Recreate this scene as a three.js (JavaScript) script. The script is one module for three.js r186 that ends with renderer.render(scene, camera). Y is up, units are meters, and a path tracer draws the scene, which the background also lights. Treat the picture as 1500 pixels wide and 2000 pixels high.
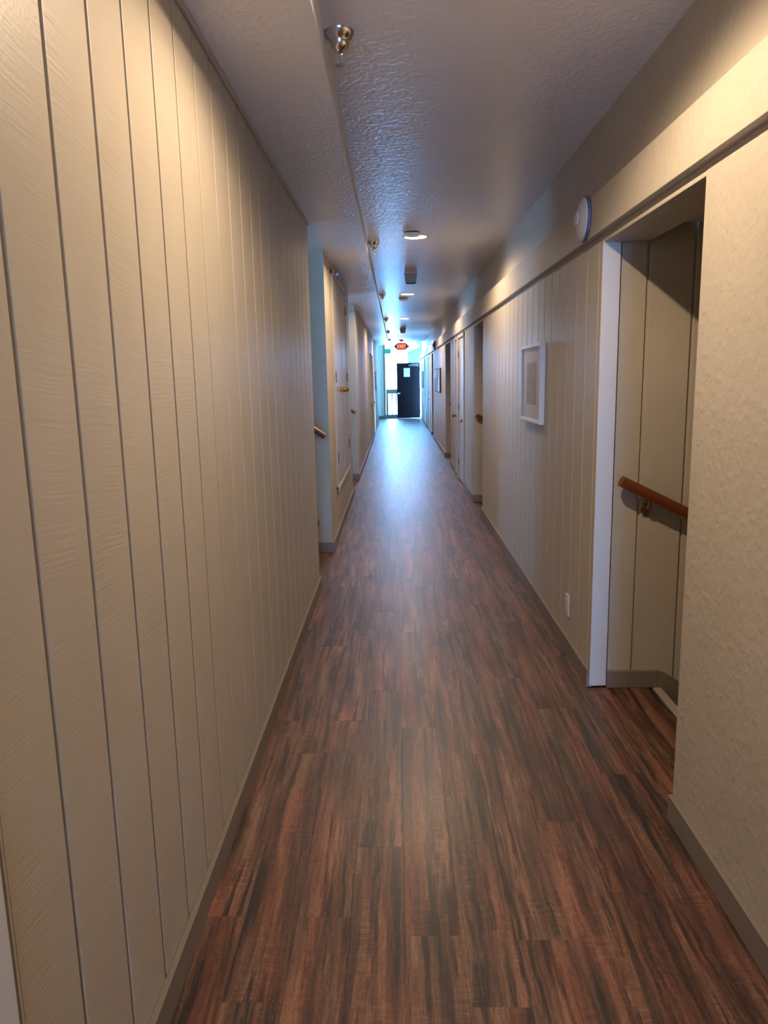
import * as THREE from 'three';
import { RoundedBoxGeometry } from 'three/addons/geometries/RoundedBoxGeometry.js';
import { TextGeometry } from 'three/addons/geometries/TextGeometry.js';
import { FontLoader } from 'three/addons/loaders/FontLoader.js';
import { mergeGeometries } from 'three/addons/utils/BufferGeometryUtils.js';

// ---------------------------------------------------------------- camera, sky, exposure
const scene = new THREE.Scene();
const camera = new THREE.PerspectiveCamera(69.32, 0.75, 0.05, 200);
camera.rotation.order = 'YXZ';
camera.position.set(0, 1.5, 0);
camera.rotation.set(THREE.MathUtils.degToRad(-10.306), THREE.MathUtils.degToRad(1.102), THREE.MathUtils.degToRad(-1.157));
scene.add(camera);
const SKY = 46;
scene.background = new THREE.Color().setRGB(0.18 * SKY, 0.48 * SKY, 1.0 * SKY);   // bright overcast sky beyond both ends of the corridor
const renderer = new THREE.WebGLRenderer({ antialias: true });
renderer.toneMapping = THREE.LinearToneMapping;
renderer.toneMappingExposure = 1.1;
renderer.shadowMap.enabled = true;
const LAMP_CD = 8.4, LAMP_RGB = [1.0, 0.75, 0.52];

// ---------------------------------------------------------------- helpers
let seed = 20240611;
function rnd() { seed = (seed * 1664525 + 1013904223) >>> 0; return seed / 4294967296; }
const used = {};
function numbered(n) { used[n] = (used[n] ?? -1) + 1; return used[n] ? `${n}_${String(used[n]).padStart(3, '0')}` : n; }
function shade(o) { o.traverse((m) => { if (m.isMesh) { m.castShadow = true; m.receiveShadow = true; } }); return o; }
function metreUV(g, ox = 0, oy = 0) {                       // uv in metres from position, by the face's main direction
  const p = g.attributes.position, n = g.attributes.normal, uv = new Float32Array(p.count * 2);
  for (let i = 0; i < p.count; i++) {
    const ax = Math.abs(n.getX(i)), ay = Math.abs(n.getY(i)), az = Math.abs(n.getZ(i));
    let u, v;
    if (ax >= ay && ax >= az) { u = p.getZ(i); v = p.getY(i); } else if (ay >= az) { u = p.getX(i); v = p.getZ(i); } else { u = p.getX(i); v = p.getY(i); }
    uv[2 * i] = u + ox; uv[2 * i + 1] = v + oy;
  }
  g.setAttribute('uv', new THREE.BufferAttribute(uv, 2));
  return g;
}
function bx(x0, x1, y0, y1, z0, z1, r = 0) {
  const w = Math.abs(x1 - x0), h = Math.abs(y1 - y0), d = Math.abs(z1 - z0);
  const g = r > 0 ? new RoundedBoxGeometry(w, h, d, 2, Math.min(r, w / 2.01, h / 2.01, d / 2.01)) : new THREE.BoxGeometry(w, h, d).toNonIndexed();
  g.translate((x0 + x1) / 2, (y0 + y1) / 2, (z0 + z1) / 2);
  return metreUV(g);
}
function cyl(r0, r1, h, seg = 24, axis = 'y') {
  const g = new THREE.CylinderGeometry(r0, r1, h, seg);
  if (axis === 'x') g.rotateZ(Math.PI / 2);
  if (axis === 'z') g.rotateX(Math.PI / 2);
  return g.toNonIndexed();
}
function at(g, x, y, z) { g.translate(x, y, z); return g; }
function merge(gs) {
  gs = gs.map((g) => (g.index ? g.toNonIndexed() : g));
  for (const g of gs) for (const k of Object.keys(g.attributes)) if (!['position', 'normal', 'uv'].includes(k)) g.deleteAttribute(k);
  return gs.length === 1 ? gs[0] : mergeGeometries(gs);
}
function mesh(name, gs, m, parent, label) {
  const o = new THREE.Mesh(Array.isArray(gs) ? merge(gs) : gs, m);
  o.name = name; o.castShadow = o.receiveShadow = true;
  if (label) o.userData.label = label;
  parent.add(o);
  return o;
}
function thing(name, label, category, pos = [0, 0, 0], turn = 0, group) {
  const o = new THREE.Group(); o.name = numbered(name);
  o.position.set(...pos); o.rotation.y = turn;
  o.userData = { label, category }; if (group) o.userData.group = group;
  scene.add(o);
  return o;
}
function structure(name, label, category = null) {
  const o = new THREE.Group(); o.name = numbered(name);
  o.userData = { kind: 'structure', label, category: category ?? name.replace(/_.*/, '') };
  scene.add(o);
  return o;
}
const V2 = (a) => a.map(([x, y]) => new THREE.Vector2(x, y));
const lathe = (pts, seg = 36) => new THREE.LatheGeometry(V2(pts), seg);

// ---------------------------------------------------------------- procedural textures
function hash(x, y, s) { let h = (x * 374761393 + y * 668265263 + s * 974711) | 0; h = Math.imul(h ^ (h >>> 13), 1274126177); h ^= h >>> 16; return (h >>> 0) / 4294967296; }
function vnoise(x, y, s, wx = 0, wy = 0) {                  // value noise, wrapping with period wx, wy
  const x0 = Math.floor(x), y0 = Math.floor(y); let fx = x - x0, fy = y - y0;
  fx = fx * fx * (3 - 2 * fx); fy = fy * fy * (3 - 2 * fy);
  const m = (a, w) => (w ? ((a % w) + w) % w : a);
  const a = hash(m(x0, wx), m(y0, wy), s), b = hash(m(x0 + 1, wx), m(y0, wy), s), c = hash(m(x0, wx), m(y0 + 1, wy), s), d = hash(m(x0 + 1, wx), m(y0 + 1, wy), s);
  return a + (b - a) * fx + (c - a) * fy + (a - b - c + d) * fx * fy;
}
function tex(w, h, fn, srgb, rx = 1, ry = 1) {
  const d = new Uint8Array(w * h * 4), c = [0, 0, 0];
  for (let y = 0; y < h; y++) for (let x = 0; x < w; x++) {
    fn(x, y, c); const i = 4 * (y * w + x);
    d[i] = Math.max(0, Math.min(255, c[0])); d[i + 1] = Math.max(0, Math.min(255, c[1])); d[i + 2] = Math.max(0, Math.min(255, c[2])); d[i + 3] = 255;
  }
  const t = new THREE.DataTexture(d, w, h, THREE.RGBAFormat);
  t.wrapS = t.wrapT = THREE.RepeatWrapping; t.magFilter = THREE.LinearFilter; t.minFilter = THREE.LinearMipmapLinearFilter; t.generateMipmaps = true;
  if (srgb) t.colorSpace = THREE.SRGBColorSpace;
  t.repeat.set(rx, ry); t.needsUpdate = true;
  return t;
}
const grey = (c, v) => { c[0] = c[1] = c[2] = v; };
// vinyl wood planks: an atlas of 12 planks side by side, grain along v (1.22 m) and 0.15 m across u
const NP = 12, PW = 160, PH = 2048;
const woodHeight = new Float32Array(NP * PW * PH);
const woodMap = tex(NP * PW, PH, (x, y, c) => {
  const k = Math.floor(x / PW), u = (x - k * PW) / PW, v = y / PH, s = 31 * k;
  const bend = (vnoise(u * 1.5, v * 3, s + 1) - 0.5) * 0.11 + (vnoise(u * 5, v * 16, s + 2) - 0.5) * 0.022 + (vnoise(u * 12, v * 60, s + 14) - 0.5) * 0.006;
  const w = u + bend;
  const broad = vnoise(w * 3.6, v * 2.8, s + 3), mid = vnoise(w * 15, v * 6, s + 4), fine = vnoise(w * 42, v * 15, s + 5), hair = vnoise(w * 110, v * 40, s + 6), mott = vnoise(u * 40, v * 130, s + 13);
  let t = 0.34 * broad + 0.24 * mid + 0.18 * fine + 0.12 * hair + 0.12 * mott;
  t += (hash(k, 3, 9) - 0.5) * 0.06;
  const patch = Math.max(0, vnoise(u * 3, v * 9, s + 7) - 0.45) * 2;
  const saw = vnoise(u * 4 + 7, v * 260 + vnoise(u * 9, v * 30, s + 15) * 2, s + 8);     // marks of the saw across the grain
  t += patch * (saw - 0.5) * 0.22;
  const streak = vnoise(w * 8, v * 3.2, s + 11) * 0.75 + vnoise(w * 30, v * 22, s + 16) * 0.25;
  t -= Math.max(0, streak - 0.6) * 1.5;
  t = Math.max(0, Math.min(1, (t - 0.21) / 0.58));
  const red = vnoise(w * 3, v * 3, s + 12);
  const A = [42, 26, 21], B = [101, 66, 50], C = [140, 104, 84];
  for (let i = 0; i < 3; i++) c[i] = t < 0.55 ? A[i] + (B[i] - A[i]) * (t / 0.55) : B[i] + (C[i] - B[i]) * ((t - 0.55) / 0.45);
  c[0] += (red - 0.5) * 16; c[1] -= (red - 0.5) * 4; c[2] -= (red - 0.5) * 6;
  woodHeight[y * NP * PW + x] = 90 + 60 * fine + 60 * hair + patch * saw * 50;
}, true);
const woodBump = tex(NP * PW, PH, (x, y, c) => grey(c, woodHeight[y * NP * PW + x]));
// roller stipple of the plaster: 0.64 m square
const peelBump = tex(512, 512, (x, y, c) => {
  const u = x / 512, v = y / 512;
  grey(c, 255 * (0.55 * Math.pow(vnoise(u * 36, v * 36, 1, 36, 36), 1.6) + 0.30 * vnoise(u * 90, v * 90, 2, 90, 90) + 0.15 * vnoise(u * 14, v * 14, 3, 14, 14)));
}, false, 1 / 0.64, 1 / 0.64);
// knocked-down ceiling plaster: 1.2 m square
const knockBump = tex(768, 768, (x, y, c) => {
  const u = x / 768, v = y / 768, wob = vnoise(u * 24, v * 24, 8, 24, 24) * 0.03;
  const a = vnoise(u * 80 + wob * 30, v * 64, 5, 80, 64), b = vnoise(u * 34, v * 46 + wob * 20, 6, 34, 46);
  const f = Math.min(1, Math.max(0, (0.6 * a + 0.4 * b - 0.38) * 4));
  grey(c, 200 * f + 55 * vnoise(u * 120, v * 120, 7, 120, 120));
}, false, 1 / 1.2, 1 / 1.2);
// resawn board face: slanting saw lines, 1.0 m square
const sawnBump = tex(1024, 1024, (x, y, c) => {
  const u = x / 1024, v = y / 1024, q = v + 0.0 * u + (vnoise(u * 6, v * 6, 20, 6, 6) - 0.5) * 0.012 + Math.sin(u * 2 * Math.PI) * 0.004;
  const lines = vnoise(u * 10, q * 260, 21, 10, 260), wide = vnoise(u * 5, q * 70, 22, 5, 70), p = vnoise(u * 9, v * 7, 23, 9, 7);
  grey(c, 60 + 120 * lines * p + 60 * wide + 40 * vnoise(u * 200, v * 200, 24, 200, 200));
}, false, 1, 1);
const smudge = (base, amp, s, f) => tex(512, 512, (x, y, c) => {
  const u = x / 512, v = y / 512, n = 0.6 * vnoise(u * f, v * f, s, f, f) + 0.4 * vnoise(u * f * 5, v * f * 5, s + 1, f * 5, f * 5) - 0.5;
  for (let i = 0; i < 3; i++) c[i] = base[i] + amp * n;
}, true, 0.7, 0.7);

// ---------------------------------------------------------------- materials
const std = (o) => new THREE.MeshStandardMaterial(o);
const rgb = (r, g, b) => new THREE.Color().setRGB(r, g, b);
const M = {
  plank: new THREE.MeshPhysicalMaterial({ map: woodMap, bumpMap: woodBump, bumpScale: 0.0007, roughness: 0.46, clearcoat: 0.12, clearcoatRoughness: 0.28 }),
  subfloor: std({ color: rgb(0.05, 0.03, 0.025), roughness: 0.9 }),
  board: std({ map: smudge([180, 171, 154], 9, 40, 4), bumpMap: sawnBump, bumpScale: 0.0009, roughness: 0.42 }),
  plaster: std({ map: smudge([180, 171, 154], 8, 44, 4), bumpMap: peelBump, bumpScale: 0.0022, roughness: 0.5 }),
  ceiling: std({ map: smudge([226, 225, 226], 7, 48, 4), bumpMap: knockBump, bumpScale: 0.0014, roughness: 0.33 }),
  base: std({ color: rgb(0.20, 0.165, 0.128), roughness: 0.5 }),
  white: std({ color: rgb(0.60, 0.60, 0.60), roughness: 0.45 }),
  door: std({ color: rgb(0.46, 0.41, 0.34), roughness: 0.38 }),
  brass: std({ color: rgb(0.46, 0.31, 0.14), roughness: 0.28, metalness: 1 }),
  chrome: std({ color: rgb(0.60, 0.585, 0.57), roughness: 0.17, metalness: 1 }),
  steel: std({ color: rgb(0.34, 0.33, 0.31), roughness: 0.4, metalness: 1 }),
  hinge: std({ color: rgb(0.16, 0.13, 0.10), roughness: 0.45, metalness: 0.7 }),
  oak: std({ color: rgb(0.15, 0.042, 0.014), roughness: 0.25, bumpMap: sawnBump, bumpScale: 0.0003 }),
  carpet: std({ color: rgb(0.05, 0.052, 0.05), roughness: 1 }),
  nosing: std({ color: rgb(0.36, 0.30, 0.26), roughness: 0.5 }),
  navy: new THREE.MeshPhysicalMaterial({ color: rgb(0.012, 0.008, 0.010), roughness: 0.7, specularIntensity: 0.3 }),
  dark: std({ color: rgb(0.02, 0.02, 0.022), roughness: 0.5 }),
  plastic: std({ color: rgb(0.72, 0.70, 0.70), roughness: 0.4 }),
  device: std({ color: rgb(0.30, 0.29, 0.27), roughness: 0.5 }),
  alarmBack: std({ color: rgb(0.10, 0.13, 0.26), roughness: 0.5 }),
  paper: std({ color: rgb(0.8, 0.8, 0.82), roughness: 0.8 }),
  mat: std({ color: rgb(0.74, 0.70, 0.62), roughness: 0.8 }),
  aqua: std({ color: rgb(0.42, 0.46, 0.40), roughness: 0.6 }),
  aquaTrim: std({ color: rgb(0.14, 0.14, 0.11), roughness: 0.6 }),
  siding: std({ color: rgb(0.034, 0.042, 0.036), roughness: 0.7 }),
  green: std({ color: rgb(0.02, 0.40, 0.22), roughness: 0.5 }),
  concrete: std({ color: rgb(0.4, 0.4, 0.4), roughness: 0.9 }),
  glass: new THREE.MeshPhysicalMaterial({ color: 0xffffff, transmission: 1, thickness: 0, roughness: 0.04, ior: 1.5 }),
  lens: std({ color: rgb(0.9, 0.9, 0.86), emissive: rgb(1.0, 0.86, 0.62), emissiveIntensity: 3.2, roughness: 0.5 }),
  exitFace: std({ color: rgb(0.2, 0.06, 0.04), emissive: rgb(1.0, 0.10, 0.04), emissiveIntensity: 0.42, roughness: 0.5 }),
  exitText: std({ color: rgb(0.3, 0.03, 0.02), emissive: rgb(1.0, 0.34, 0.16), emissiveIntensity: 1.5, roughness: 0.5 }),
  exitBody: std({ color: rgb(0.22, 0.20, 0.18), roughness: 0.5 }),
};

// ---------------------------------------------------------------- dimensions
const XL = -0.577, XR = 0.915, XU = 0.885, YR = 2.074, YB = 2.096, YC = 2.63, YS = 2.528, XS = -0.2175, ZB = 7.2, ZE = -24.6, XT = 0.948, YF = 2.274, ZF = -27.85;
// openings along the walls [near z, far z]
const leftOpen = [[-5.204, -6.31], [-9.5, -10.98], [-19.8, -20.8]];
const rightOpen = [[-2.313, -3.40], [-7.93, -8.83], [-12.6, -13.88], [-18.35, -19.2], [-23.3, -23.95]];

// ---------------------------------------------------------------- floor of vinyl planks
const floor = structure('floor', 'reddish brown wood-look plank floor running down the corridor');
mesh('subfloor', [bx(-0.9, 1.235, -0.12, -0.006, ZF, ZB)], M.subfloor, floor);
{
  const L = 1.22, W = 0.151, geos = [];
  function plankGeo(k, flip, w, l) {
    const e = 0.0006, a = 0.0003, t = 0.006, g = new THREE.BufferGeometry();
    const top = [[e, 0, e], [w - e, 0, e], [w - e, 0, l - e], [e, 0, l - e]], mid = [[0, -a, 0], [w, -a, 0], [w, -a, l], [0, -a, l]], bot = mid.map(([x, , z]) => [x, -t, z]);
    const P = [], U = [];
    const quad = (q) => { for (const i of [0, 2, 1, 0, 3, 2]) { const [x, y, z] = q[i]; P.push(x, y, z); U.push((k + 0.004 + 0.992 * (flip ? 1 - x / W : x / W)) / NP, flip ? 1 - z / L : z / L); } };
    quad(top);
    for (let i = 0; i < 4; i++) { const j = (i + 1) % 4; quad([mid[i], mid[j], top[j], top[i]]); quad([bot[i], bot[j], mid[j], mid[i]]); }
    g.setAttribute('position', new THREE.Float32BufferAttribute(P, 3)); g.setAttribute('uv', new THREE.Float32BufferAttribute(U, 2)); g.computeVertexNormals();
    return g;
  }
  for (let k = 0; k < NP; k++) geos.push(plankGeo(k, false, W, L), plankGeo(k, true, W, L));
  const joint = [-1.86, -2.785, -1.853, -2.171, -3.0, -1.547, -1.764, -2.3, -1.95, -2.6];
  const put = (g, x, z) => { const m = mesh('plank', g, M.plank, floor); m.position.set(x, 0, z); };
  let last = -1;
  for (let r = 0; r < 10; r++) {
    const x = -0.604 + r * W;
    let z = joint[r]; while (z < 1.6) z += L;
    for (; z > ZF; z -= L) {
      let i; do { i = Math.floor(rnd() * geos.length); } while (i >> 1 === last >> 1); last = i;
      if (z - L < ZF) put(plankGeo(i >> 1, i & 1, W, z - ZF), x, ZF); else put(geos[i], x, z - L);
    }
  }
  // landings in front of the stairs
  for (const [za, zb] of rightOpen) for (let r = 0; r < 3; r++) {
    const x = -0.604 + (10 + r) * W, w = Math.min(W, 1.212 - x), l = Math.min(L, za - zb);
    if (w > 0.01) put(plankGeo(Math.floor(rnd() * NP), r & 1, w, l), x, zb);
  }
  for (const [za, zb] of leftOpen) put(plankGeo(5, 0, 0.115, Math.min(L, za - zb)), -0.72, zb);
}

// ---------------------------------------------------------------- ceiling
const ceiling = structure('ceiling', 'off-white knocked-down plaster ceiling with a lower strip along the left wall');
mesh('lower_strip', [bx(-0.72, XS, YS, YC + 0.14, ZE, ZB, 0.004)], M.ceiling, ceiling);
const LAMPS = [6.5, 2.2, -2.1, -6.38, -10.66, -15.0, -19.3], LX = 0.181, LR = 0.09;
{
  // main plaster slab with round holes for the recessed lamps
  const s = new THREE.Shape([new THREE.Vector2(XS, -ZB), new THREE.Vector2(XT + 0.16, -ZB), new THREE.Vector2(XT + 0.16, -ZE), new THREE.Vector2(XS, -ZE)]);
  for (const z of LAMPS) { const h = new THREE.Path(); h.absarc(LX, -z, LR, 0, Math.PI * 2, true); s.holes.push(h); }
  const g = new THREE.ExtrudeGeometry(s, { depth: 0.14, bevelEnabled: false, curveSegments: 24 });
  g.rotateX(-Math.PI / 2); g.translate(0, YC, 0);
  mesh('plaster_slab', metreUV(g), M.ceiling, ceiling);
}

// door openings [near z, far z, bottom, top]
const leftDoors = [[-7.025, -7.745, 0.49, 2.425], [-7.915, -8.675, 0.49, 2.425], [-16.1, -17.0, 0, 2.02], [-17.6, -18.5, 0, 2.02]];
const rightDoors = [[-10.06, -10.96, 0, 2.02], [-11.12, -11.54, 0, 2.02], [-20.1, -21.02, 0, 2.02]];
function wallSection(parent, x0, x1, za, zb, y1, doors) {      // plaster slab between two depths, pierced for the doors
  const s = new THREE.Shape(V2([[-za, 0], [-zb, 0], [-zb, y1], [-za, y1]]));
  let outline = [[-za, 0]];
  for (const [a, b, c, d] of doors.filter(([a, b]) => a < za && b > zb)) {
    if (c > 0) { const h = new THREE.Path(V2([[-a, c], [-a, d], [-b, d], [-b, c]])); s.holes.push(h); } else outline.push([-a, 0], [-a, d], [-b, d], [-b, 0]);
  }
  outline.push([-zb, 0], [-zb, y1], [-za, y1]);
  const t = new THREE.Shape(V2(outline)); t.holes = s.holes;
  const g = new THREE.ExtrudeGeometry(t, { depth: x1 - x0, bevelEnabled: false });
  g.rotateY(Math.PI / 2); g.translate(x0, 0, 0);
  mesh('plaster_section', metreUV(g), M.plaster, parent);
}
// ---------------------------------------------------------------- left wall
const wallLeft = structure('wall_left', 'greige left corridor wall, vertical boards first and smooth plaster further on');
const boardGeos = {};
function boardMesh(parent, w, h) {                           // one resawn board, its face towards +z, from x 0 to w, y 0 to h
  const key = `${w.toFixed(3)}_${h.toFixed(3)}`;
  if (!boardGeos[key]) boardGeos[key] = [0, 1, 2, 3].map(() => metreUV(new RoundedBoxGeometry(w, h, 0.014, 1, 0.003).translate(w / 2, h / 2, -0.007), rnd() * 3, rnd() * 3));
  return mesh('board', boardGeos[key][Math.floor(rnd() * 4)], M.board, parent);
}
const GAP = 0.011, PITCH = 0.2025;
{
  // boards between the white casing and the first stair opening
  mesh('backing', [bx(-0.72, XL - 0.012, 0, YS, -5.196, -0.93)], M.plaster, wallLeft);
  const joints = [-0.95]; for (let k = 0; -1.142 - k * PITCH > -5.15; k++) joints.push(-1.142 - k * PITCH); joints.push(-5.204);
  for (let i = 0; i + 1 < joints.length; i++) {
    const w = joints[i] - joints[i + 1] - GAP, b = boardMesh(wallLeft, w, YS - 0.001);
    b.rotation.y = Math.PI / 2; b.position.set(XL, 0, joints[i] - GAP / 2);
  }
  mesh('edge_bead', [bx(XL - 0.014, XL + 0.006, 0, YS, -0.947, -0.938, 0.003)], M.plaster, wallLeft);
  mesh('edge_strip', [bx(XL - 0.014, XL + 0.002, 0, YS, -0.938, -0.926, 0.002)], M.plaster, wallLeft);
  mesh('rear_section', [bx(-0.72, XL - 0.02, 0, YS, -0.926, ZB)], M.plaster, wallLeft);
  for (const [za, zb] of [[-6.31, -9.5], [-10.98, -19.8], [-20.8, -24.6]]) { wallSection(wallLeft, -0.68, XL, za, zb, YS, leftDoors); mesh('backing', [bx(-0.72, -0.68, 0, YS, zb, za)], M.plaster, wallLeft); }
}
// ---------------------------------------------------------------- right wall
const wallRight = structure('wall_right', 'greige right corridor wall of vertical boards and plaster below a projecting upper wall');
{
  let z = ZB;
  const secs = [];
  for (const [za, zb] of rightOpen) { secs.push([z, za]); z = zb; }
  secs.push([z, -26.9]);
  secs.forEach(([za, zb], i) => {
    if (i === 1) {
      mesh('backing', [bx(XR + 0.014, 1.035, 0, YR, zb, za - 0.014)], M.plaster, wallRight);
      const joints = [za]; for (let k = 1; za - k * 0.2025 > zb + 0.05; k++) joints.push(za - 0.06 - (k - 1) * 0.2025); joints.push(zb);
      for (let j = 0; j + 1 < joints.length; j++) {
        const w = joints[j] - joints[j + 1] - GAP, b = boardMesh(wallRight, w, YR - 0.001);
        b.rotation.y = -Math.PI / 2; b.position.set(XR, 0, joints[j + 1] + GAP / 2);
      }
    } else { wallSection(wallRight, XR, 1.0, za, zb, YR, rightDoors); mesh('backing', [bx(1.0, 1.035, 0, YR, zb, za)], M.plaster, wallRight); }
  });
  for (const [za, zb] of rightOpen) mesh('header', [bx(XR, 1.11, YR - 0.016, YR, zb, za, 0.003)], M.plaster, wallRight);
  mesh('reveal', [bx(0.922, 1.11, YR, YB, -26.9, ZB)], M.plaster, wallRight, 'recessed shadow gap');
  mesh('projecting_band', [bx(XU, 1.11, YB, YF, -26.9, ZB, 0.005)], M.plaster, wallRight);
  mesh('upper_wall', [bx(XT, 1.11, YF - 0.002, YC + 0.001, ZE, ZB)], M.plaster, wallRight);
  mesh('upper_wall', [bx(XT, 1.11, YF - 0.002, YC + 0.6, -26.9, ZE)], M.plaster, wallRight);
}
const trim1 = structure('trim_1', 'thin painted strip where the left boards meet the ceiling', 'trim');
mesh('strip', [bx(XL, XL + 0.012, YS - 0.022, YS, -5.204, -0.95, 0.004)], M.plaster, trim1);
const trim2 = structure('trim_2', 'white strip along the ceiling above the left plaster wall', 'trim');
mesh('strip', [bx(XL, XL + 0.02, YS - 0.03, YS, -16.4, -11.2, 0.004)], M.white, trim2);
const trim3 = structure('trim_3', 'white board capping the wall end beside the right stairs', 'trim');
mesh('end_board', [bx(XR - 0.004, 0.990, 0.012, 2.064, -3.402, -3.386, 0.004)], M.white, trim3);
const trim4 = structure('trim_4', 'white door casing at the near end of the left boards', 'trim');
mesh('casing', [bx(XL - 0.02, XL + 0.012, 0, 2.12, -0.925, -0.835, 0.004)], M.white, trim4);

// wall behind the camera with its open double doorway
const wallBack = structure('wall_back', 'greige end wall behind the camera with a wide open doorway');
mesh('plaster_section', [bx(-0.72, -0.36, 0, YC, ZB, ZB + 0.12), bx(0.70, 1.11, 0, YC, ZB, ZB + 0.12), bx(-0.36, 0.70, 2.1, YC, ZB, ZB + 0.12)], M.plaster, wallBack);

// ---------------------------------------------------------------- baseboards
function baseRun(parent, side, za, zb) {
  const x = side < 0 ? XL : XR, t = 0.017;
  mesh('baseboard_run', [bx(x, x - side * t, 0.001, 0.092, zb, za, 0.003)], M.base, parent);
}
const baseLeft = structure('baseboard_left', 'taupe baseboard along the left corridor wall', 'baseboard');
for (const [a, b] of [[-0.925, -3.2], [-3.203, -5.207], [-6.305, -9.505], [-10.975, -19.8]]) baseRun(baseLeft, -1, a, b);
const baseRight = structure('baseboard_right', 'taupe baseboard along the right corridor wall', 'baseboard');
for (const [a, b] of [[1.6, -2.311], [-3.4, -5.6], [-5.603, -7.935], [-8.825, -10.0], [-11.55, -12.605], [-13.875, -18.36], [-19.19, -20.0], [-22.2, -23.31], [-23.94, -26.9]]) baseRun(baseRight, 1, a, b);

// ---------------------------------------------------------------- stairwells
let windows = 0;
function stairUp(za, zb, label) {                            // rises to the left, away from the corridor
  const w = structure('wall_left_stairwell', `greige walls around the ${label}`, 'stairwell');
  mesh('far_wall', [bx(-2.7, -0.72, -0.1, YS + 0.5, zb - 0.12, zb, 0.004)], M.plaster, w);
  mesh('near_wall', [bx(-2.7, -0.72, -0.1, YS + 0.5, za, za + 0.1)], M.plaster, w);
  const w0 = zb + 0.15, w1 = za - 0.15;                          // a small high window at the top of the flight
  mesh('end_wall', [bx(-2.8, -2.7, -0.1, 1.98, zb - 0.12, za + 0.1), bx(-2.8, -2.7, 2.49, YS + 0.5, zb - 0.12, za + 0.1), bx(-2.8, -2.7, 1.98, 2.49, zb - 0.12, w0), bx(-2.8, -2.7, 1.98, 2.49, w1, za + 0.1)], M.plaster, w);
  const win = structure(`window_${++windows}`, `small high window over the ${label}`, 'window');
  mesh('frame', [bx(-2.79, -2.71, 1.98, 2.02, w0, w1), bx(-2.79, -2.71, 2.45, 2.49, w0, w1), bx(-2.79, -2.71, 2.02, 2.45, w0, w0 + 0.04), bx(-2.79, -2.71, 2.02, 2.45, w1 - 0.04, w1)], M.white, win);
  mesh('pane', [bx(-2.753, -2.747, 2.02, 2.45, w0 + 0.04, w1 - 0.04)], M.glass, win);
  mesh('soffit', [bx(-2.7, -0.72, YS, YS + 0.08, zb, za)], M.ceiling, w);
  mesh('skirt', [bx(-0.735, XL + 0.002, 0.001, 0.092, zb, zb + 0.015, 0.003)], M.base, w);
  mesh('well_floor', [bx(-2.8, -0.9, -0.12, -0.001, zb - 0.12, za + 0.1)], M.carpet, w);
  const s = new THREE.Shape(V2([[-0.735, 0.092], [-0.735, 0.0], [-2.6, 0.0], [-2.6, 1.58], [-2.45, 1.58], [-0.70, 0.31], [-0.68, 0.27]]));
  mesh('stringer', metreUV(new THREE.ExtrudeGeometry(s, { depth: 0.015, bevelEnabled: false }).translate(0, 0, zb)), M.base, w);
  const st = thing('staircase', `dark carpeted steps rising inside the ${label}`, 'stairs', [-0.735, 0, zb]);
  for (let k = 0; k < 7; k++) mesh('step', [bx(-0.265 * (k + 1), -0.265 * k, k ? 0.18 * k - 0.02 : 0, 0.18 * (k + 1), 0.02, za - zb - 0.005, 0.012)], M.carpet, st);
  return st;
}
function stairDown(za, zb, label, boards) {                  // goes down to the right
  const w = structure('wall_right_stairwell', `greige walls around the ${label}`, 'stairwell');
  mesh('far_wall', [bx(1.035, 3.0, -1.6, 2.6, zb - 0.12, boards ? zb - 0.012 : zb)], M.plaster, w);
  mesh('near_wall', [bx(1.035, 3.0, -1.6, 2.6, za, za + 0.1)], M.plaster, w);
  mesh('end_wall', [bx(3.0, 3.1, -1.6, 2.6, zb - 0.12, za + 0.1)], M.plaster, w);
  mesh('soffit', [bx(1.11, 3.0, 2.135, 2.22, zb, za)], M.ceiling, w);
  if (boards) {
    const j = [0.9905, 1.115, 1.3175, 1.52, 1.7225, 1.925, 2.1275, 2.33, 2.5325, 2.735, 2.98];
    for (let i = 0; i + 1 < j.length; i++) { const b = boardMesh(w, j[i + 1] - j[i] - GAP, 3.4); b.position.set(j[i] + GAP / 2, -1.262, zb); }
  }
  mesh('skirt', [bx(boards ? 0.992 : XR - 0.017, 1.235, 0.001, 0.088, zb, zb + 0.016, 0.003)], M.base, w);
  const s = new THREE.Shape(V2([[1.235, 0.0], [1.235, 0.085], [1.27, 0.075], [2.9, -1.02], [2.9, -1.32], [1.235, -0.2]]));
  mesh('stringer', metreUV(new THREE.ExtrudeGeometry(s, { depth: 0.016, bevelEnabled: false }).translate(0, 0, zb)), M.base, w);
  mesh('well_floor', [bx(1.0, 3.1, -1.75, -1.6, zb - 0.12, za + 0.1)], M.carpet, w);
  mesh('landing_face', [bx(1.035, 1.234, -1.6, -0.12, zb, za)], M.carpet, w);
  const st = thing('staircase', `carpeted steps going down inside the ${label}`, 'stairs', [1.235, 0, zb]);
  mesh('nosing', [bx(-0.022, 0.02, -0.03, 0.003, 0.017, za - zb - 0.002, 0.003)], M.nosing, st, 'worn vinyl nosing strip at the top step');
  for (let k = 0; k < 6; k++) mesh('step', [bx(0.265 * k, 0.265 * (k + 1), -0.18 * (k + 2), -0.18 * (k + 1), 0.02, za - zb - 0.005, 0.01)], M.carpet, st);
  return st;
}
stairUp(-5.204, -6.31, 'first stairwell on the left');
stairUp(-9.5, -10.98, 'second stairwell on the left');
stairDown(-2.313, -3.40, 'nearest stairwell on the right', true);
stairDown(-7.93, -8.83, 'stairwell behind the framed print wall', false);
stairDown(-12.6, -13.88, 'dark stairwell on the right before the wide picture', false);
stairDown(-18.35, -19.2, 'stairwell on the right past the wide picture', false);
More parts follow.
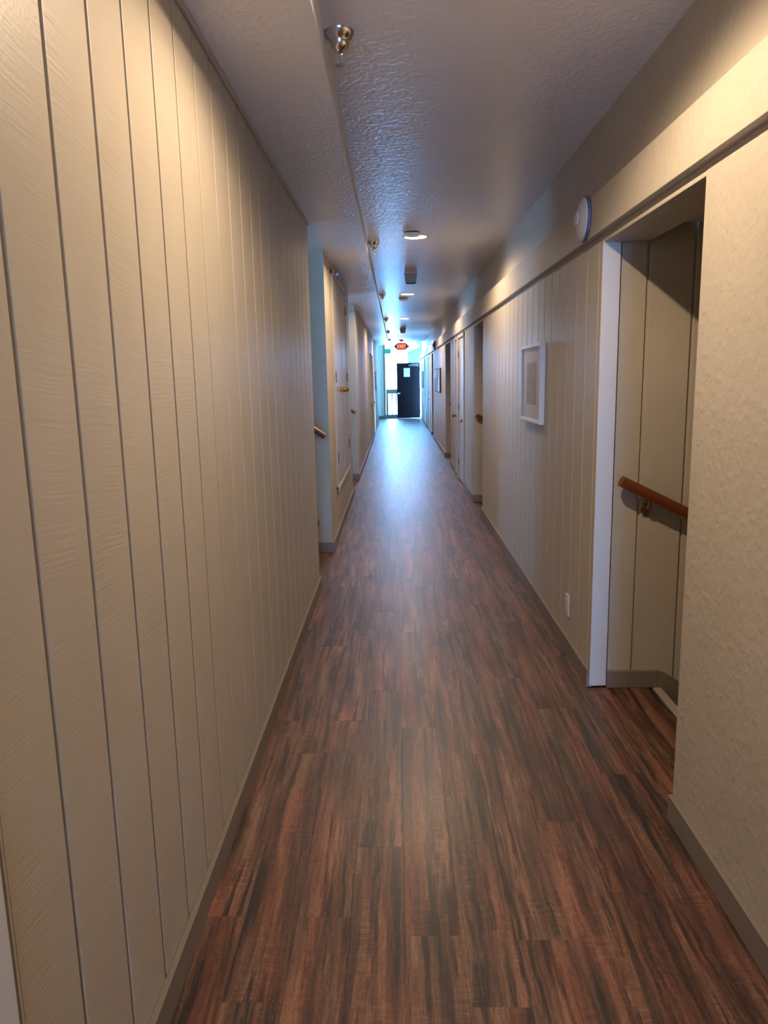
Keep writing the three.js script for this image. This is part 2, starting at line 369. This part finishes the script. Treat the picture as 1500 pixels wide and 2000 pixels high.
{
  const w = structure('wall_side_recess', 'small dark recess in the far right wall', 'recess');
  mesh('recess_shell', [bx(1.035, 1.9, 0, 2.3, -24.05, -23.95), bx(1.035, 1.9, 0, 2.3, -23.3, -23.2), bx(1.9, 2.0, 0, 2.3, -24.05, -23.2), bx(1.11, 1.9, 2.1, 2.2, -23.95, -23.3)], M.plaster, w);
  const v = structure('wall_side_recess', 'small dark recess in the far left wall', 'recess');
  mesh('recess_shell', [bx(-1.6, -0.72, 0, 2.6, -20.9, -20.8), bx(-1.6, -0.72, 0, 2.6, -19.8, -19.7), bx(-1.7, -1.6, 0, 2.6, -20.9, -19.7), bx(-1.6, -0.72, YS, 2.6, -20.8, -19.8)], M.plaster, v);
}

// handrails: wooden bar along the stair slope on brackets
function handrail(name, label, p0, p1, brackets) {
  const a = new THREE.Vector3(...p0), b = new THREE.Vector3(...p1), L = a.distanceTo(b);
  const t = thing(name, label, 'handrail', p0, 0, 'wooden stair handrails');
  const s = new THREE.Shape();                                // rounded mopstick section
  s.absarc(0, 0.004, 0.0215, -0.3, Math.PI + 0.3); s.lineTo(-0.014, -0.02); s.lineTo(0.014, -0.02); s.closePath();
  const g = new THREE.ExtrudeGeometry(s, { depth: L, bevelEnabled: true, bevelSize: 0.002, bevelThickness: 0.002, bevelSegments: 2, curveSegments: 14 });
  const bar = mesh('bar', g, M.oak, t, 'reddish varnished wood bar');
  { const zd = b.clone().sub(a).normalize(), xd = new THREE.Vector3(0, 1, 0).cross(zd).normalize(), yd = zd.clone().cross(xd); bar.quaternion.setFromRotationMatrix(new THREE.Matrix4().makeBasis(xd, yd, zd)); }
  for (const f of brackets) {
    const q = b.clone().sub(a).multiplyScalar(f);
    const arm = new THREE.TubeGeometry(new THREE.CatmullRomCurve3([new THREE.Vector3(0, -0.02, 0), new THREE.Vector3(0, -0.05, -0.012), new THREE.Vector3(0, -0.066, -0.048)]), 10, 0.0075, 10).toNonIndexed();
    const m = mesh('bracket', [arm, at(new RoundedBoxGeometry(0.05, 0.004, 0.022, 1, 0.002), 0, -0.021, 0), at(cyl(0.017, 0.02, 0.012, 20, 'z'), 0, -0.075, -0.053), at(new RoundedBoxGeometry(0.026, 0.062, 0.008, 1, 0.003), 0, -0.072, -0.058)], M.brass, t, 'brass wall bracket');
    m.position.copy(q);
  }
  return t;
}
handrail('handrail', 'wooden handrail on a brass bracket in the nearest stairwell on the right', [1.010, 1.015, -3.337], [2.6, 0.22, -3.337], [0.085, 0.55, 0.95]);
handrail('handrail', 'short visible wooden handrail end beyond the framed print wall', [0.935, 1.035, -8.768], [2.6, 0.2, -8.768], [0.1, 0.6]);
handrail('handrail', 'dark handrail end inside the dark right stairwell', [0.99, 1.0, -13.818], [2.6, 0.2, -13.818], [0.1, 0.6]);
handrail('handrail', 'wooden handrail climbing beside the first left stairs', [-0.605, 1.02, -6.247], [-2.4, 2.2, -6.247], [0.1, 0.6]);
handrail('handrail', 'wooden handrail climbing beside the second left stairs', [-0.605, 1.0, -10.917], [-2.4, 2.2, -10.917], [0.1, 0.6]);

// ---------------------------------------------------------------- doors
// local frame: x along the wall, z out of the wall into the corridor
function knob(parent, x, y, z, m = M.brass) {
  const k = lathe([[0, 0.062], [0.014, 0.061], [0.024, 0.053], [0.027, 0.043], [0.022, 0.032], [0.011, 0.026], [0.009, 0.010], [0.028, 0.007], [0.030, 0]], 24).rotateX(Math.PI / 2).translate(x, y, z);
  return mesh('knob', k, m, parent, m === M.brass ? 'round brass knob' : 'round metal knob');
}
function hinge(parent, x, y, z) { return mesh('hinge', [at(cyl(0.007, 0.007, 0.10, 12), x, y, z + 0.006), bx(x - 0.02, x + 0.02, y - 0.05, y + 0.05, z, z + 0.003)], M.hinge, parent, 'dark metal hinge'); }
function leaf(parent, x0, x1, y0, y1, z, t, m = M.door) { return mesh('leaf', [bx(x0, x1, y0, y1, z, z + t, 0.003)], m, parent); }
// raised closet with two leaves, left wall
{
  const d = structure('door_1', 'pair of painted closet doors with brass knobs set above the floor on the left', 'door');
  d.position.set(XL, 0, -6.98); d.rotation.y = Math.PI / 2;
  mesh('casing', [bx(-0.03, 0.035, 0.45, 2.47, 0, 0.018, 0.003), bx(1.70, 1.765, 0.45, 2.47, 0, 0.018, 0.003), bx(-0.03, 1.765, 2.43, 2.49, 0, 0.018, 0.003), bx(0.775, 0.925, 0.49, 2.43, 0, 0.012, 0.003), bx(-0.03, 1.765, 0.44, 0.486, 0, 0.026, 0.003)], M.door, d);
  const a = leaf(d, 0.053, 0.757, 0.510, 2.417, -0.020, 0.034), b = leaf(d, 0.943, 1.687, 0.510, 2.417, -0.020, 0.034);
  knob(a, 0.66, 1.385, 0.014); knob(b, 1.03, 1.385, 0.014);
  for (const y of [0.755, 1.51, 2.25]) { hinge(a, 0.050, y, 0.012); hinge(b, 1.690, y, 0.012); }
  mesh('closer', [bx(0.36, 0.62, 2.455, 2.492, 0.018, 0.05, 0.006)], M.steel, d, 'slim grey door closer');
}
function wallDoor(name, label, side, z0, w, opts = {}) {       // z0: the near edge for the left wall and right wall alike
  const d = structure(name, label, 'door');
  d.position.set(side < 0 ? XL : XR, 0, z0); d.rotation.y = side < 0 ? Math.PI / 2 : -Math.PI / 2;
  const s = side < 0 ? 1 : -1, X = (a, b) => (s > 0 ? [a, b] : [-b, -a]), h = opts.h ?? 2.03;
  const c = (a, b, y0, y1, t) => bx(...X(a, b), y0, y1, 0, t, 0.003);
  mesh('casing', [c(-0.055, -0.004, 0, h + 0.04, 0.018), c(w + 0.004, w + 0.055, 0, h + 0.04, 0.018), c(-0.055, w + 0.055, h - 0.006, h + 0.04, 0.018)], opts.casing ?? M.door, d);
  const l = mesh('leaf', [bx(...X(0.006, w - 0.006), 0.012, h - 0.016, -0.038, -0.003, 0.003)], opts.leaf ?? M.door, d);
  const kx = s * (opts.far ? w - 0.08 : 0.08), hx = s * (opts.far ? 0.006 : w - 0.006);
  knob(l, kx, 0.9, -0.003, opts.metal ?? M.brass);
  for (const y of [0.25, 1.05, 1.8]) hinge(l, hx, y, -0.004);
  return d;
}
wallDoor('door_2', 'painted door with brass knob on the right between two stairwells', 1, -10.06, 0.9, {});
wallDoor('door_3', 'narrow painted closet door on the right before the dark stairwell', 1, -11.12, 0.42, { far: true, metal: M.hinge });
wallDoor('door_4', 'painted door with bright knob on the far right near the exit', 1, -20.1, 0.92, { metal: M.chrome });
wallDoor('door_5', 'pale painted door on the far left wall', -1, -16.1, 0.9, { far: true });
wallDoor('door_6', 'further pale painted door on the far left wall', -1, -17.6, 0.9, { far: true });
{
  const d = structure('door_7', 'white painted door in the left wall beside the camera', 'door');
  d.position.set(XL, 0, -0.835); d.rotation.y = Math.PI / 2;
  mesh('leaf', [bx(-0.86, 0, 0.01, 2.05, -0.018, 0.002, 0.003)], M.white, d);
}

// ---------------------------------------------------------------- recessed ceiling lamps
const lampWord = ['at the rear doorway', 'behind the camera', 'just above the camera', 'right behind the nearest smoke detector', 'beside the second smoke detector', 'before the far ceiling box', 'behind the far ceiling box'];
LAMPS.forEach((z, i) => {
  const t = thing('ceiling_lamp', `round recessed ceiling lamp with warm light ${lampWord[i]}`, 'lamp', [LX, YC, z], 0, 'recessed corridor lamps');
  mesh('trim_ring', lathe([[LR - 0.003, 0.012], [LR - 0.003, -0.003], [LR + 0.006, -0.005], [LR + 0.017, -0.001], [LR + 0.017, 0.0]], 40).toNonIndexed(), M.white, t);
  mesh('can', lathe([[LR - 0.004, 0.012], [LR - 0.006, 0.06], [0.0, 0.062]], 32).toNonIndexed(), M.white, t);
  mesh('lens', at(cyl(LR - 0.008, LR - 0.008, 0.006, 36), 0, 0.036, 0), M.lens, t, 'glowing round lens');
  const l = new THREE.SpotLight(rgb(...LAMP_RGB), LAMP_CD, 0, THREE.MathUtils.degToRad(83), 0.35, 2);
  l.position.set(0, 0.020, 0); l.target.position.set(0, -1, 0); l.castShadow = true; l.shadow.radius = 1.2; l.name = 'lamp_light';
  t.add(l, l.target);
});

// ---------------------------------------------------------------- sprinklers
{
  const zs = [-2.70, -6.57, -10.57, -14.9, -19.0, -22.9];
  const where = ['nearest the camera', 'second from the camera', 'third from the camera', 'fourth from the camera', 'fifth from the camera', 'nearest the exit sign'];
  const proto = new THREE.Group();
  mesh('escutcheon', lathe([[0.047, 0.001], [0.047, -0.002], [0.044, -0.010], [0.036, -0.021], [0.030, -0.026], [0.0305, -0.030], [0.027, -0.042], [0.020, -0.051], [0.011, -0.055], [0.011, -0.06], [0, -0.06]], 40).toNonIndexed(), M.chrome, proto, 'polished two-step escutcheon cup');
  const arm = (s) => new THREE.TubeGeometry(new THREE.CatmullRomCurve3([new THREE.Vector3(s * 0.008, -0.058, 0), new THREE.Vector3(s * 0.0125, -0.068, 0), new THREE.Vector3(s * 0.009, -0.080, 0), new THREE.Vector3(0, -0.088, 0)]), 10, 0.002, 8).toNonIndexed();
  mesh('frame_arm', [arm(1)], M.chrome, proto); mesh('frame_arm', [arm(-1)], M.chrome, proto);
  mesh('bulb', [at(cyl(0.0028, 0.0022, 0.026, 12), 0, -0.071, 0)], M.chrome, proto);
  mesh('deflector', [at(cyl(0.0155, 0.0155, 0.0016, 24), 0, -0.0945, 0), at(cyl(0.003, 0.005, 0.008, 12), 0, -0.089, 0)], M.steel, proto);
  zs.forEach((z, i) => {
    const s = proto.clone(); s.name = numbered('fire_sprinkler'); s.position.set(-0.168, YC, z); s.scale.setScalar(1.08);
    s.userData = { label: `chrome pendant sprinkler beside the ceiling step, ${where[i]}`, category: 'sprinkler', group: 'ceiling sprinklers' };
    scene.add(s);
  });
}
// ---------------------------------------------------------------- ceiling devices
function smokeDetector(z, x, label) {
  const t = thing('smoke_detector', label, 'detector', [x, YC, z]);
  mesh('base_plate', lathe([[0, -0.010], [0.070, -0.010], [0.072, -0.006], [0.072, 0]], 36).toNonIndexed(), M.plastic, t);
  mesh('grille', lathe([[0, -0.017], [0.058, -0.017], [0.058, -0.009]], 36).toNonIndexed(), M.dark, t, 'dark vent slot ring');
  mesh('cover', lathe([[0, -0.045], [0.030, -0.045], [0.052, -0.040], [0.063, -0.028], [0.064, -0.018], [0, -0.017]], 36).toNonIndexed(), M.plastic, t);
}
smokeDetector(-6.13, 0.148, 'white round smoke detector in front of the nearest visible lamp');
smokeDetector(-11.1, 0.128, 'small smoke detector just behind the second visible lamp');
function ceilingBox(z, label, k = 1) {
  const t = thing('emergency_light', label, 'ceiling fixture', [0.183, YC, z]); t.scale.set(0.75, 1.1, 1.1);
  mesh('mount_plate', [bx(-0.098, 0.098, -0.012, 0, -0.07, 0.004, 0.003)], M.plastic, t);
  const s = new THREE.Shape(V2([[-0.092, -0.012], [0.092, -0.012], [0.074, -0.10], [-0.074, -0.10]]));
  mesh('housing', metreUV(new THREE.ExtrudeGeometry(s, { depth: 0.06, bevelEnabled: true, bevelSize: 0.003, bevelThickness: 0.003, bevelSegments: 2 }).translate(0, 0, -0.063)), M.device, t, 'grey tapered housing');
  mesh('lower_lip', [bx(-0.07, 0.07, -0.112, -0.10, -0.06, 0.0, 0.004)], M.dark, t);
}
ceilingBox(-8.45, 'grey tapered box hanging from the ceiling between the first two visible lamps');
ceilingBox(-17.75, 'distant grey box hanging from the ceiling before the exit sign');

// ---------------------------------------------------------------- exit sign
const font = await new FontLoader().loadAsync('fonts/droid/droid_sans_bold.typeface.json');
{
  const t = thing('exit_sign', 'glowing red EXIT sign with two lamp heads hanging from the ceiling', 'sign', [0.195, YC, -23.6]); t.scale.setScalar(1.1);
  mesh('canopy', [bx(-0.06, 0.06, -0.035, 0, -0.05, 0.05, 0.006)], M.dark, t);
  mesh('stem', [at(cyl(0.012, 0.012, 0.06, 14), 0, -0.055, 0)], M.white, t);
  const body = mesh('housing', [bx(-0.125, 0.125, -0.275, -0.075, -0.03, 0.03, 0.012)], M.exitBody, t);
  mesh('face', [bx(-0.112, 0.112, -0.262, -0.088, 0.03, 0.033)], M.exitFace, body, 'lit orange red face');
  const g = new TextGeometry('EXIT', { font, size: 0.088, depth: 0.003, curveSegments: 3 }); g.computeBoundingBox();
  g.translate(-(g.boundingBox.max.x + g.boundingBox.min.x) / 2, -0.22, 0.033);
  mesh('lettering', g, M.exitText, body, 'orange red letters EXIT');
  for (const s of [-1, 1]) {
    const h = mesh('lamp_head', [at(new THREE.CylinderGeometry(0.085, 0.045, 0.06, 6).rotateZ(s * Math.PI / 2).rotateX(Math.PI / 6), s * 0.155, -0.175, 0)], M.exitBody, t, 'angled emergency lamp head');
    mesh('lamp_cap', [at(cyl(0.03, 0.02, 0.03, 14, 'x'), s * 0.198, -0.18, 0)], M.dark, h);
  }
  const l = new THREE.PointLight(rgb(1, 0.12, 0.05), 0.06, 0, 2); l.position.set(0, -0.17, 0.12); l.castShadow = true; l.name = 'exit_light'; l.shadow.radius = 3; t.add(l);
}

// ---------------------------------------------------------------- wall pieces on the right
function alarmDisc(z, y, x, label, dark) {
  const t = thing('alarm_sounder', label, 'alarm', [x, y, z], -Math.PI / 2);
  mesh('back_ring', lathe([[0, 0], [0.099, 0], [0.1, 0.006], [0.098, 0.014], [0, 0.014]], 48).rotateX(Math.PI / 2), dark ? M.dark : M.alarmBack, t, 'dark blue backing ring');
  mesh('dish', lathe([[0, 0.040], [0.036, 0.040], [0.040, 0.037], [0.055, 0.034], [0.078, 0.027], [0.093, 0.018], [0.097, 0.013], [0, 0.013]], 48).rotateX(Math.PI / 2), dark ? M.dark : M.white, t);
  mesh('centre_cap', lathe([[0, 0.048], [0.026, 0.048], [0.031, 0.045], [0.033, 0.038], [0, 0.038]], 40).rotateX(Math.PI / 2), dark ? M.dark : M.white, t);
}
alarmDisc(-3.60, 2.195, XU, 'white round dished alarm on the upper right wall above the stairs', false);
alarmDisc(-16.9, 2.178, XU, 'dark round alarm high on the far right wall', true);

const printTex = tex(256, 512, (x, y, c) => {                  // the faded print: soft grey brown blotches
  const u = x / 256, v = y / 512;
  const n = 0.5 * vnoise(u * 3, v * 6, 70) + 0.3 * vnoise(u * 9, v * 14, 71) + 0.2 * vnoise(u * 30, v * 40, 72), w = vnoise(u * 2, v * 3, 73);
  const t = n - 0.5;
  c[0] = 150 + 80 * t + 14 * w; c[1] = 134 + 78 * t - 4 * w; c[2] = 118 + 76 * t - 14 * w;
}, true);
{
  const t = thing('framed_picture', 'white framed faded brown print in a wide cream mat on the right boards', 'picture', [XR, 1.44, -4.975], -Math.PI / 2);
  const W = 0.345, H = 0.25, f = 0.02, d = 0.034;             // half sizes
  mesh('frame', [bx(-W, W, H - f, H, 0, d, 0.002), bx(-W, W, -H, -H + f, 0, d, 0.002), bx(-W, -W + f, -H + f, H - f, 0, d, 0.002), bx(W - f, W, -H + f, H - f, 0, d, 0.002)], M.white, t, 'white box frame');
  mesh('mat', [bx(-W + f, W - f, -H + f, H - f, 0.004, 0.016)], M.mat, t);
  const g = new THREE.PlaneGeometry(0.36, 0.275).translate(-0.025, 0, 0.0165);
  const pr = mesh('print', g.toNonIndexed(), std({ map: printTex, roughness: 0.8 }), t, 'faded grey brown print');
  pr.renderOrder = 1;
  mesh('glazing', [bx(-W + f, W - f, -H + f, H - f, 0.024, 0.0255)], M.glass, t, 'clear glass');
}
{
  const t = thing('wide_picture', 'wide dark framed picture with a pale curved shape on the far right wall', 'picture', [XR, 1.415, -16.2], -Math.PI / 2);
  mesh('frame', [bx(-1.02, 1.02, -0.25, 0.25, 0, 0.03, 0.004)], M.dark, t);
  const art = tex(256, 64, (x, y, c) => { const u = x / 256, v = y / 64, n = vnoise(u * 8, v * 3, 80); const white = u > 0.66 + 0.22 * v && u < 0.93; grey(c, white ? 225 : 70 + 50 * n + (u < 0.35 && v > 0.6 ? 70 : 0)); c[2] += 8; }, true);
  mesh('print', new THREE.PlaneGeometry(1.98, 0.44).translate(0, 0, 0.031).toNonIndexed(), std({ map: art, roughness: 0.5 }), t);
}
{
  const t = thing('notice_board', 'dark blue notice board at the far end of the right wall', 'notice board', [XR - 0.002, 1.40, -25.5], -Math.PI / 2);
  mesh('panel', [bx(-0.8, 0.8, -0.27, 0.27, 0, 0.025, 0.003)], std({ color: rgb(0.02, 0.05, 0.10), roughness: 0.5 }), t);
  const u = thing('notice_board', 'grey board at the end of the left wall by the aqua column', 'notice board', [XL, 1.40, -21.2], Math.PI / 2);
  mesh('panel', [bx(-0.25, 0.25, -0.27, 0.27, 0, 0.025, 0.003)], std({ color: rgb(0.10, 0.09, 0.11), roughness: 0.5 }), u);
}
{
  const t = thing('power_outlet', 'white duplex power outlet low on the right boards', 'outlet', [XR, 0.264, -3.885], -Math.PI / 2);
  const plate = mesh('cover_plate', [bx(-0.036, 0.036, -0.058, 0.058, 0, 0.007, 0.003)], M.white, t);
  for (const y of [-0.021, 0.021]) {
    const s = mesh('socket', [bx(-0.017, 0.017, y - 0.014, y + 0.014, 0.007, 0.009, 0.002)], M.plastic, plate);
    mesh('slot', [bx(-0.008, -0.005, y - 0.005, y + 0.005, 0.009, 0.0095), bx(0.005, 0.008, y - 0.005, y + 0.005, 0.009, 0.0095)], M.dark, s);
  }
  mesh('screw', [at(cyl(0.003, 0.003, 0.002, 12, 'z'), 0, 0, 0.0078)], M.steel, plate);
}
{
  const t = thing('power_outlet', 'white outlet plate low on the far left wall', 'outlet', [XL, 0.3, -16.02], Math.PI / 2);
  mesh('cover_plate', [bx(-0.036, 0.036, -0.058, 0.058, 0, 0.007, 0.003)], M.white, t);
}

// ---------------------------------------------------------------- far end: open landing, door, column, railing
{
  const d = structure('door_8', 'dark navy steel door with a paper notice at the far end of the corridor', 'door');
  d.position.set(0.035, 0, -27.2);
  const l = mesh('leaf', [bx(0, 0.83, 0.03, 1.995, -0.045, 0, 0.003)], M.navy, d);
  mesh('threshold', [bx(-0.02, 0.86, 0, 0.022, -0.06, 0.03, 0.004)], M.white, d, 'pale threshold');
  mesh('closer', [bx(0.44, 0.77, 1.87, 1.94, 0, 0.055, 0.008), bx(0.55, 0.80, 1.945, 1.965, 0.02, 0.045, 0.003)], M.steel, l, 'grey overhead closer');
  mesh('notice', [bx(0.255, 0.475, 1.50, 1.81, 0.0005, 0.002)], M.paper, l, 'white paper notice');
  mesh('handle', [at(cyl(0.028, 0.028, 0.014, 20, 'z'), 0.06, 0.915, 0.007), bx(0.03, 0.13, 0.905, 0.925, 0.03, 0.045, 0.006), at(cyl(0.008, 0.008, 0.04, 12, 'z'), 0.06, 0.915, 0.025)], M.chrome, l, 'chrome lever handle');
  for (const y of [0.25, 1.0, 1.77]) mesh('hinge', [at(cyl(0.01, 0.01, 0.11, 12), 0.838, y, 0.004)], M.hinge, l);
  mesh('jamb', [bx(0.835, 0.90, 0, 2.06, -0.06, 0.0, 0.003)], M.white, d);
}
{
  const t = thing('porch_column', 'aqua painted square column at the left of the far landing', 'column', [-0.54, 0, -27.4]);
  mesh('shaft', [bx(-0.16, 0.16, 0.05, 3.6, -0.15, 0.15, 0.01)], M.aqua, t);
  mesh('plinth', [bx(-0.175, 0.175, 0, 0.12, -0.165, 0.165, 0.006)], M.aquaTrim, t);
  mesh('corner_board', [bx(0.10, 0.17, 0.12, 3.6, 0.13, 0.165, 0.004)], M.aquaTrim, t);
  const s = thing('green_sign', 'small green sign fixed to the aqua column', 'sign', [-0.27, 2.42, -27.2]);
  mesh('panel', [bx(-0.11, 0.11, -0.09, 0.09, -0.01, 0.01, 0.003)], M.green, s);
  mesh('bracket', [bx(-0.12, -0.105, -0.02, 0.02, -0.01, 0.01)], M.steel, s);
  const r = thing('balcony_railing', 'aqua grey wooden railing with balusters beside the dark door', 'railing', [-0.37, 0, -27.6]);
  mesh('top_rail', [bx(0, 0.9, 0.90, 1.06, -0.04, 0.04, 0.006)], M.aquaTrim, r);
  mesh('bottom_rail', [bx(-0.1, 0.9, 0.0, 0.14, -0.03, 0.03, 0.004)], M.aquaTrim, r);
  mesh('post', [bx(0.0, 0.08, 0.14, 0.90, -0.04, 0.04, 0.004)], M.aquaTrim, r);
  for (let k = 0; k < 6; k++) mesh('baluster', [bx(0.20 + 0.15 * k, 0.24 + 0.15 * k, 0.14, 0.90, -0.02, 0.02, 0.003)], M.aquaTrim, r);
}
{
  const b = thing('neighbour_house', 'aqua clapboard house seen above the dark door', 'building', [0.55, -3, -33]);
  mesh('wall', [bx(0, 0.34, 0, 5.6, -1, 0), bx(0.40, 4, 0, 6.4, -1, 0)], M.siding, b);
  for (let k = 0; k < 6; k++) mesh('clapboard', [bx(0, 0.36, 4.9 + 0.13 * k, 5.02 + 0.13 * k, 0, 0.02, 0.004)], M.siding, b);
  mesh('corner_board', [bx(0.36, 0.52, 0, 6.0, 0, 0.04, 0.004)], M.siding, b);
  const rf = mesh('roof_edge', [new RoundedBoxGeometry(0.75, 0.09, 1.3, 1, 0.01)], M.aqua, b);
  rf.position.set(0.15, 5.68, -0.4); rf.rotation.z = 0.42;
}

{
  const t = thing('porch_roof', 'plain porch roof over the far landing', 'roof', [0, 3.35, -26.6]);
  mesh('deck', [bx(-2.6, 3.0, 0, 0.12, -2.4, 2.0)], M.aqua, t);
  const w = structure('wall_landing', 'pale wall closing the left side of the far landing', 'wall');
  mesh('plaster_section', [bx(-0.84, -0.72, 0, 3.35, -27.2, -24.6)], M.plaster, w);
  mesh('lintel', [bx(-0.84, 1.11, YC, 3.35, -24.7, -24.6)], M.plaster, w);
}
shade(scene);
renderer.render(scene, camera);
